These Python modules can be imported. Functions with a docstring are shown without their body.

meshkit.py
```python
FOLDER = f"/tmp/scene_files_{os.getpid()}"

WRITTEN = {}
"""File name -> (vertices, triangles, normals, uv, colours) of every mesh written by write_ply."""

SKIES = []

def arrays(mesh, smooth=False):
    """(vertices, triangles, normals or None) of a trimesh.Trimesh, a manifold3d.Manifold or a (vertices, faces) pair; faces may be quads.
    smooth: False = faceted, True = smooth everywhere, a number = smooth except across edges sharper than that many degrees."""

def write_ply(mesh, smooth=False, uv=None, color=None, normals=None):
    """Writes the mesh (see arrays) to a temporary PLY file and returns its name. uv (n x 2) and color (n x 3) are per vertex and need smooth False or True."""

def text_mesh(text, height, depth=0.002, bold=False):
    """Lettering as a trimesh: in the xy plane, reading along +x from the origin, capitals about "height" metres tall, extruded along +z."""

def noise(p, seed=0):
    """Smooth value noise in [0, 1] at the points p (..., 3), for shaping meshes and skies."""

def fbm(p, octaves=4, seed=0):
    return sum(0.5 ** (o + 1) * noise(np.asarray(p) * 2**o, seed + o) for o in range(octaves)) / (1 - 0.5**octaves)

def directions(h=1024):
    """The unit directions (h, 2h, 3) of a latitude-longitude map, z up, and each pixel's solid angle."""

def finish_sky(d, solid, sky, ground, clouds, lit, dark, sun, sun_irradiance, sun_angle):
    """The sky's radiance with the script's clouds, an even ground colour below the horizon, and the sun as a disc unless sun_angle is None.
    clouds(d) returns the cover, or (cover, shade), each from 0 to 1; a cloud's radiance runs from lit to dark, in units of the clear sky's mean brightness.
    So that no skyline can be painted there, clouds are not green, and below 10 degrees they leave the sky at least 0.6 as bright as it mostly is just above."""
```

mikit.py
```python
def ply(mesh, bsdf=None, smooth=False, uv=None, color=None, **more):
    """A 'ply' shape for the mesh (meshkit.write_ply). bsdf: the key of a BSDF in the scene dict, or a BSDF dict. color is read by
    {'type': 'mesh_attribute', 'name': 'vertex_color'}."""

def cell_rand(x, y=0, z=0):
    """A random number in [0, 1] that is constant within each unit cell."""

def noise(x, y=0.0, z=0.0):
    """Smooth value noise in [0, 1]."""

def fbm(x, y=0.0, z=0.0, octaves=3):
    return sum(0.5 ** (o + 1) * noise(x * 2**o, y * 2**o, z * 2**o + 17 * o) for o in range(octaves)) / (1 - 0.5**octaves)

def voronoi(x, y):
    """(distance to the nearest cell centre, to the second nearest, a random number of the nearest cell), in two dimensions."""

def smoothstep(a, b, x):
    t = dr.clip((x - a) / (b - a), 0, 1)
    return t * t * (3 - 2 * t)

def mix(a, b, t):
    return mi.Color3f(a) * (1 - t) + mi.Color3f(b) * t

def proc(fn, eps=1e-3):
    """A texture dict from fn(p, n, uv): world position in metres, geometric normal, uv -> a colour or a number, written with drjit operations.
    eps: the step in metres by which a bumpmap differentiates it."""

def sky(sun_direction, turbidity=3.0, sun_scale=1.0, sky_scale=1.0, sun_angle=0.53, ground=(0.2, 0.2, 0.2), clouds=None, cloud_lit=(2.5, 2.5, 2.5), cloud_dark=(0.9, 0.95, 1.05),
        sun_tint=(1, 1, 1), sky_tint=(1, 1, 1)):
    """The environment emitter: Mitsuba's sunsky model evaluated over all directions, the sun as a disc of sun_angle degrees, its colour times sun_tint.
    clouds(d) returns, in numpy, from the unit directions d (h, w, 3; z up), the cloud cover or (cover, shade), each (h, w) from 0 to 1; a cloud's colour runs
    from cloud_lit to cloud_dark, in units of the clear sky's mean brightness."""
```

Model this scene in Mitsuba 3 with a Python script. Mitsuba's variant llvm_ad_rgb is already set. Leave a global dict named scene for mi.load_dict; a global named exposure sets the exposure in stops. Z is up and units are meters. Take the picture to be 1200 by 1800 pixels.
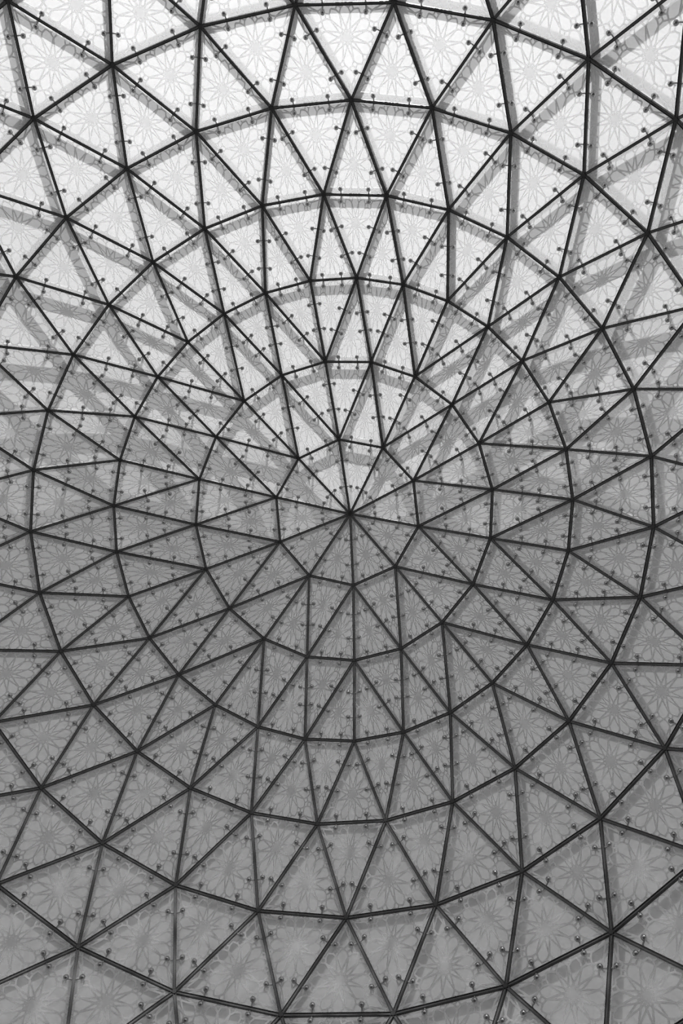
import math
import numpy as np
import trimesh
import mitsuba as mi
import mikit
import drjit as dr
from shapely.geometry import LineString, Polygon, Point, box
from shapely.ops import unary_union

scene, labels = {}, {}
T = mi.ScalarTransform4f

# ------------------------------------------------------------------ camera, sky, sun, exposure
SC = 14.0                                     # metres from the eye to the apex plane
TILT_X, TILT_Y, TWIST = -0.1033062, 0.1773251, math.radians(-5.59232)
AXIS = np.array([-0.167978, -0.1025297]) * SC  # the dome's axis, seen from the camera at the origin
FOCAL = 1400.0                                 # pixels, for the 1200 x 1800 frame


def rot_x(t):
    return np.array([[1, 0, 0], [0, math.cos(t), -math.sin(t)], [0, math.sin(t), math.cos(t)]])


def rot_y(t):
    return np.array([[math.cos(t), 0, math.sin(t)], [0, 1, 0], [-math.sin(t), 0, math.cos(t)]])


RC = rot_x(TILT_X) @ rot_y(TILT_Y)            # world to camera (x right, y down, z forward)
fwd, up = RC.T @ [0, 0, 1], RC.T @ [0, -1, 0]
scene['camera'] = {'type': 'perspective', 'fov': math.degrees(2 * math.atan(600 / FOCAL)), 'fov_axis': 'x', 'near_clip': 0.1, 'far_clip': 500.0,
                   'to_world': T().look_at(origin=[0, 0, 0], target=list(map(float, fwd)), up=list(map(float, up)))}

SUN_E = 1.75                                   # the sun's irradiance, neutral
SUN_EL, SUN_AZ = math.radians(12.0), math.radians(0.0)   # a low sun beyond the top of the picture
SUN = np.array([math.cos(SUN_EL) * math.sin(SUN_AZ), -math.cos(SUN_EL) * math.cos(SUN_AZ), math.sin(SUN_EL)])


def veil(d):                                   # a thin even overcast, brighter towards the sun and towards the horizon
    c = np.clip(0.5 + 0.5 * (d @ SUN), 0, 1) ** 5
    return np.ones(d.shape[:2]), 1 - np.clip(c + 0.1 * (1 - d[..., 2]) ** 2 * (1 - c), 0, 1)


scene['sky'] = mikit.sky(SUN, turbidity=4.0, sun_scale=1.0, sun_angle=0.8, ground=(0.42, 0.42, 0.42), clouds=veil,
                         cloud_lit=(6.6, 6.6, 6.6), cloud_dark=(2.0, 2.0, 2.0), sun_tint=(SUN_E / 0.9563, SUN_E / 0.6097, SUN_E / 0.2552))
exposure = 1.32


def project(p):
    q = np.asarray(p) @ RC.T
    return np.stack([FOCAL * q[..., 0] / q[..., 2] + 600, FOCAL * q[..., 1] / q[..., 2] + 900], -1)


# ------------------------------------------------------------------ materials (all of the place is neutral grey)
def grey(v):
    return {'type': 'rgb', 'value': [v, v, v]}


def pane_tone(p, n, uv):                       # faint cloudy unevenness of the milky interlayer
    return mi.Color3f(0.86 + 0.12 * (mikit.fbm(p.x * 1.7, p.y * 1.7, p.z * 1.7, 3) - 0.5))


CLEAR = 0.46
scene['milky_glass'] = {'type': 'blendbsdf', 'weight': 1 - CLEAR,
                        'a': {'type': 'thindielectric', 'int_ior': 1.5},
                        'b': {'type': 'principledthin', 'base_color': mikit.proc(pane_tone), 'roughness': 0.6, 'spec_trans': 0.0, 'diff_trans': 1.55, 'eta': 1.3}}
scene['frit'] = {'type': 'principledthin', 'base_color': grey(0.945), 'roughness': 0.7, 'spec_trans': 0.0, 'diff_trans': 1.4, 'eta': 1.3}
scene['joint_grey'] = {'type': 'principled', 'base_color': grey(0.17), 'roughness': 0.5}
scene['bar_steel'] = {'type': 'principled', 'base_color': grey(0.045), 'roughness': 0.42, 'specular': 0.5}
scene['tube_steel'] = {'type': 'principled', 'base_color': grey(0.4), 'roughness': 0.5}
scene['bolt_steel'] = {'type': 'principled', 'base_color': grey(0.6), 'roughness': 0.15, 'metallic': 0.9}
scene['arm_steel'] = {'type': 'principled', 'base_color': grey(0.55), 'roughness': 0.45}


def floor_tone(p, n, uv):
    j = dr.minimum(dr.abs(p.x / 0.9 - dr.round(p.x / 0.9)), dr.abs(p.y / 0.9 - dr.round(p.y / 0.9)))
    return mi.Color3f((0.14 + 0.06 * (mikit.fbm(p.x * 2, p.y * 2, 0, 4) - 0.5)) * (0.7 + 0.3 * mikit.smoothstep(0.002, 0.008, j)))


scene['floor_stone'] = {'type': 'principled', 'base_color': mikit.proc(floor_tone), 'roughness': 0.35}
scene['wall_plaster'] = {'type': 'twosided', 'b': {'type': 'diffuse', 'reflectance': grey(0.15)}}

# ------------------------------------------------------------------ the net of the dome
PR = [0, .0918435, .1795827, .2620833, .3328785, .3968215, .4465405]
PZ = [1, .9697914, .9243685, .8736819, .8136079, .7465976, .6737164]
for sl in (62, 69, 76, 83, 88):
    PR.append(PR[-1] + 0.088 * math.cos(math.radians(sl)))
    PZ.append(PZ[-1] - 0.088 * math.sin(math.radians(sl)))
RINGS = len(PR) - 1
COUNT = [1, 10, 20] + [30] * (RINGS - 2)


def node(k, i):
    n = COUNT[k]
    i = i % n
    a = 2 * math.pi * i / n + (math.pi / 30 if k >= 4 and k % 2 == 0 else 0) + TWIST
    return np.array([PR[k] * SC * math.sin(a) + AXIS[0], -PR[k] * SC * math.cos(a) + AXIS[1], PZ[k] * SC])


facets = [[(0, 0), (1, i), (1, i + 1)] for i in range(10)]
for i in range(10):
    facets += [[(1, i), (2, 2 * i - 1), (2, 2 * i)], [(1, i), (2, 2 * i), (2, 2 * i + 1)], [(1, i), (1, i + 1), (2, 2 * i + 1)]]
    a, b, c = (2, 2 * i), (2, 2 * i + 1), (2, 2 * i + 2)
    facets += [[a, (3, 3 * i - 1), (3, 3 * i)], [a, (3, 3 * i), (3, 3 * i + 1)], [a, b, (3, 3 * i + 1)], [b, (3, 3 * i + 1), (3, 3 * i + 2)], [b, c, (3, 3 * i + 2)]]
for k in range(3, RINGS):
    s = 0 if k % 2 else 1                      # odd rings: the next ring is half a step ahead
    for i in range(30):
        facets += [[(k, i), (k + 1, i - 1 + s), (k + 1, i + s)], [(k, i), (k, i + 1), (k + 1, i + s)]]
facets = [[(k, i % COUNT[k]) for k, i in f] for f in facets]
POS = {v: node(*v) for f in facets for v in f}
INSIDE = np.array([AXIS[0], AXIS[1], 0.45 * SC])


def unit(v):
    return v / np.linalg.norm(v)


def out_normal(a, b, c):
    n = unit(np.cross(b - a, c - a))
    return n if n @ ((a + b + c) / 3 - INSIDE) > 0 else -n


FN = [out_normal(*(POS[v] for v in f)) for f in facets]
edges, node_n = {}, {}
for f, n in zip(facets, FN):
    for q in range(3):
        edges.setdefault(tuple(sorted((f[q], f[(q + 1) % 3]))), []).append((n, f[(q + 2) % 3]))
        node_n[f[q]] = node_n.get(f[q], 0) + n
node_n = {v: unit(n) for v, n in node_n.items()}
FRAME = box(-4, -4, 1204, 1804)


def in_view(points, grow=0.0):
    q = project(np.array(points))
    g = LineString(q).buffer(max(grow, 0.5)) if len(q) == 2 else Polygon(q) if len(q) > 2 else Point(q[0]).buffer(grow)
    return g.intersects(FRAME)


used = {}


def numbered(key):
    n = used.get(key, 0)
    used[key] = n + 1
    return key if n == 0 else f'{key}_{n:03d}'


def tri_mesh(v, f):
    return trimesh.Trimesh(np.array(v, float), np.array(f), process=False)


def frame_matrix(x, y, z, o):
    m = np.eye(4)
    m[:3, 0], m[:3, 1], m[:3, 2], m[:3, 3] = x, y, z, o
    return m


def place(shape, m):
    return {**shape, 'to_world': T(m.tolist())}


# ------------------------------------------------------------------ floor and drum below the dome
base_r, base_z = PR[-1] * SC, PZ[-1] * SC
FLOOR_Z = -1.6
disk = trimesh.creation.cylinder(radius=base_r + 0.5, height=0.2, sections=96)
disk.apply_translation([AXIS[0], AXIS[1], FLOOR_Z - 0.1])
scene['floor'] = mikit.ply(disk, 'floor_stone')
labels['floor'] = {'label': 'pale stone floor under the dome', 'kind': 'structure'}
drum = trimesh.creation.annulus(r_min=base_r - 0.02, r_max=base_r + 0.28, height=base_z - FLOOR_Z, sections=96)
drum.apply_translation([AXIS[0], AXIS[1], (base_z + FLOOR_Z) / 2])
scene['wall_round'] = mikit.ply(drum, 'wall_plaster')
labels['wall_round'] = {'label': 'plain round wall that carries the dome', 'kind': 'structure'}

# ------------------------------------------------------------------ star lattice of one pane, on an equilateral triangle of side 1
TRI = np.array([[0, 0], [1, 0], [0.5, math.sqrt(3) / 2]])


def rosette(c):
    def at(r, deg):
        return (c[0] + r * math.cos(math.radians(deg)), c[1] + r * math.sin(math.radians(deg)))
    out = []
    spike = math.degrees(math.asin(0.036 / 0.222))                                       # half angle of a star point
    for k in range(12):
        a = 15 + 30 * k
        tip = at(0.222, a)
        for sgn in (-1, 1):                                                              # star points, their sides running past the centre
            out.append([tip, (tip[0] + 0.19 * math.cos(math.radians(a + 180 + sgn * spike)), tip[1] + 0.19 * math.sin(math.radians(a + 180 + sgn * spike)))])
        out.append([at(0.2887, a - 15), at(0.262, a - 6.5), tip, at(0.262, a + 6.5), at(0.2887, a + 15)])   # sides of two petals
        out.append([at(0.262, a - 6.5), at(0.292, a), at(0.262, a + 6.5)])
        out.append([at(0.292, a), at(0.318, a)])
    return out


def lattice():
    w = 0.0148
    lines = rosette(TRI.mean(0))
    for v in TRI:
        lines += rosette(v)
    g = unary_union([LineString(l).buffer(w / 2, cap_style=2, join_style=2, mitre_limit=2.0) for l in lines])
    g = g.union(unary_union([Point(p).buffer(0.043, 6) for p in [TRI.mean(0), *TRI]]))
    tri = Polygon(TRI).buffer(-0.012, join_style=2)
    g = g.intersection(tri).buffer(0).simplify(0.002)
    parts = [p for p in (g.geoms if hasattr(g, 'geoms') else [g]) if p.area > 1e-4]
    return trimesh.util.concatenate([trimesh.creation.extrude_polygon(p, 1.0, engine='earcut') for p in parts])


LAT = lattice()
print('lattice triangles', len(LAT.faces), 'facets', len(facets), 'edges', len(edges))
lat_shape = mikit.ply(LAT, 'frit')
pane_shape = mikit.ply(tri_mesh([[0, 0, 0], [1, 0, 0], [0.5, math.sqrt(3) / 2, 0]], [[0, 1, 2]]), 'milky_glass')


def facet_matrix(a, b, c, n, z0, thick, inset):
    m = (a + b + c) / 3
    a, b, c = (m + (p - m) * (1 - inset) for p in (a, b, c))
    x = b - a
    y = (c - a - 0.5 * x) / (math.sqrt(3) / 2)
    if np.cross(x, y) @ n < 0:
        return facet_matrix2(a, c, b, n, z0, thick)
    return facet_matrix2(a, b, c, n, z0, thick)


def facet_matrix2(a, b, c, n, z0, thick):
    x = b - a
    return frame_matrix(x, (c - a - 0.5 * x) / (math.sqrt(3) / 2), n * thick, a + n * z0)


labels['ceiling'] = {'label': 'milky glass dome of triangular panes patterned with twelve-pointed star lattices', 'kind': 'structure'}
rest_pane, rest_lat = [], []
n_pane = 0
for f, n in zip(facets, FN):
    a, b, c = (POS[v] for v in f)
    mp = facet_matrix(a, b, c, n, 0.014, 1.0, 0.012)
    ml = facet_matrix(a, b, c, n, 0.003, 0.005, 0.02)
    if in_view([a, b, c]):
        key = numbered('ceiling__glass_pane')
        scene[key] = place(pane_shape, mp)
        scene[key + '__star_lattice'] = place(lat_shape, ml)
        n_pane += 1
    else:
        rest_pane.append(mp)
        rest_lat.append(ml)


def baked(mesh, ms):
    return trimesh.util.concatenate([mesh.copy().apply_transform(m) for m in ms])


PANE1 = tri_mesh([[0, 0, 0], [1, 0, 0], [0.5, math.sqrt(3) / 2, 0]], [[0, 1, 2]])
key = numbered('ceiling__glass_pane')
scene[key] = mikit.ply(baked(PANE1, rest_pane), 'milky_glass')
labels[key] = {'kind': 'stuff'}
LAT_FLAT = LAT
scene[key + '__star_lattice'] = mikit.ply(baked(LAT_FLAT, rest_lat), 'frit')
labels[key + '__star_lattice'] = {'kind': 'stuff'}

# ------------------------------------------------------------------ slim bars with their bolts, and the round tubes outside
labels['dome_frame'] = {'label': 'dark triangulated dome frame of slim double-edged bars with round steel bolt heads', 'category': 'dome frame'}


def bar_template():                            # profile in x (across) and z (outwards), length 1 along y
    w, t, h, l = 0.019, 0.010, 0.022, 0.0065
    p = Polygon([(-w, 0.012), (-w, -h), (-w + l, -h), (-w + l, -h + t + 0.006), (w - l, -h + t + 0.006), (w - l, -h), (w, -h), (w, 0.012)])
    m = trimesh.creation.extrude_polygon(p, 1.0, engine='earcut')
    m.vertices = m.vertices[:, [0, 2, 1]]
    m.invert()
    return m


def lathe(profile, sections):
    m = trimesh.creation.revolve(np.array(profile), sections=sections)
    return m


def bolt_template():                           # z outwards; the domed head stands inside the glass
    dome = [[0.034 * math.sin(t), -0.040 - 0.028 * math.cos(t)] for t in np.linspace(0.22, math.pi / 2, 7)]
    head = lathe([[0, -0.062], [0.006, -0.062], *dome, [0.034, -0.032], [0.026, -0.026], [0.011, -0.024], [0.011, 0.06], [0, 0.06]], 18)
    return head


def arm_template():                            # y along the bar, x across, z outwards
    out = []
    for s in (-1, 1):
        out.append(trimesh.creation.cylinder(radius=0.0085, sections=8, segment=[[s * 0.092, 0, -0.012], [0, 0, -0.002]]))
    out.append(trimesh.creation.cylinder(radius=0.018, sections=8, segment=[[0, 0, 0.0], [0, 0, 0.17]]))
    return trimesh.util.concatenate(out)


def tube_template():
    return trimesh.creation.cylinder(radius=1.0, height=1.0, sections=12).apply_transform(frame_matrix([1, 0, 0], [0, 0, 1], [0, -1, 0], [0, 0.5, 0]))


STRIP = trimesh.creation.box(bounds=[[-0.0123, 0, -0.012], [0.0123, 1, -0.004]])
BAR, BOLT, ARM, TUBE = bar_template(), bolt_template(), arm_template(), tube_template()
HUB = lathe([[0, -0.027], [0.026, -0.027], [0.032, -0.022], [0.034, -0.015], [0.034, 0.012], [0, 0.012]], 16)
BALL = trimesh.creation.icosphere(2, 1.0)
shape = {'strip': mikit.ply(STRIP, 'joint_grey'), 'bar': mikit.ply(BAR, 'bar_steel'), 'bolt': mikit.ply(BOLT, 'bolt_steel', smooth=35), 'arm': mikit.ply(ARM, 'arm_steel', smooth=40),
         'tube': mikit.ply(TUBE, 'tube_steel', smooth=40), 'hub': mikit.ply(HUB, 'bar_steel', smooth=30), 'ball': mikit.ply(BALL, 'tube_steel', smooth=True)}
TUBE_OUT, TUBE_R, BALL_R = 0.20, 0.054, 0.085
rest = {'bar': [], 'bolt': [], 'arm': [], 'tube': [], 'hub': [], 'ball': []}


def angle_at(v, p, q):
    a, b = unit(POS[p] - POS[v]), unit(POS[q] - POS[v])
    return math.acos(max(-1, min(1, a @ b)))


for (u, v), sides in edges.items():
    A, B = POS[u], POS[v]
    length = np.linalg.norm(B - A)
    d = (B - A) / length
    n = unit(sum(s[0] for s in sides))
    x = np.cross(d, n)
    kind = 'hoop' if u[0] == v[0] else 'rib'
    seen = in_view([A, B], 8)
    m_bar = frame_matrix(x, d * (length - 0.05), n, A + d * 0.025)
    ta, tb = A + node_n[u] * TUBE_OUT, B + node_n[v] * TUBE_OUT
    lt = np.linalg.norm(tb - ta)
    dt = (tb - ta) / lt
    m_tube = frame_matrix(np.cross(dt, n) * TUBE_R, dt * lt, unit(np.cross(np.cross(dt, n), dt)) * TUBE_R, ta)
    spots = []
    for end, other, base, sgn in ((u, v, A, 1), (v, u, B, -1)):
        t = max([0.28 * length] + [0.155 / math.tan(angle_at(end, other, s[1]) / 2) for s in sides])
        spots.append(base + d * sgn * min(t, 0.42 * length))
    if not seen:
        rest['bar'].append(m_bar)
        rest['tube'].append(m_tube)
    else:
        bar = numbered(f'dome_frame__{kind}_bar')
        scene[bar] = place(shape['bar'], m_bar)
        scene[bar + '__joint_strip'] = place(shape['strip'], m_bar)
        scene[numbered(f'dome_frame__{kind}_tube')] = place(shape['tube'], m_tube)
    for p in spots:
        m_arm = frame_matrix(x, d, n, p)
        if seen:
            scene[numbered(bar + '__spider_arm')] = place(shape['arm'], m_arm)
        else:
            rest['arm'].append(m_arm)
        for s in (-1, 1):
            m_bolt = frame_matrix(x, d, n, p + x * s * 0.092)
            if seen:
                scene[numbered(bar + '__bolt')] = place(shape['bolt'], m_bolt)
            else:
                rest['bolt'].append(m_bolt)
for v, n in node_n.items():
    x = unit(np.cross([0.3, 0.9, 0.1], n))
    mh, mb = frame_matrix(x, np.cross(n, x), n, POS[v]), frame_matrix(x * BALL_R, np.cross(n, x) * BALL_R, n * BALL_R, POS[v] + n * TUBE_OUT)
    if in_view([POS[v]], 10):
        scene[numbered('dome_frame__hub')] = place(shape['hub'], mh)
        scene[numbered('dome_frame__ball_joint')] = place(shape['ball'], mb)
    else:
        rest['hub'].append(mh)
        rest['ball'].append(mb)
for what, base, mesh, bsdf in (('bar', 'dome_frame__bar', BAR, 'bar_steel'), ('bolt', 'dome_frame__bolt', BOLT, 'bolt_steel'), ('arm', 'dome_frame__spider_arm', ARM, 'arm_steel'),
                               ('hub', numbered('dome_frame__hub'), HUB, 'bar_steel'), ('tube', 'dome_frame__tube', TUBE, 'tube_steel'), ('ball', numbered('dome_frame__ball_joint'), BALL, 'tube_steel')):
    scene[base] = mikit.ply(baked(mesh, rest[what]), bsdf)
    labels[base] = {'kind': 'stuff'}
print('panes', n_pane, {k: v for k, v in used.items() if k.count('__') == 1 and not k.startswith('dome_frame__rib_bar_') and not k.startswith('dome_frame__hoop_bar_')}, 'entries', len(scene))
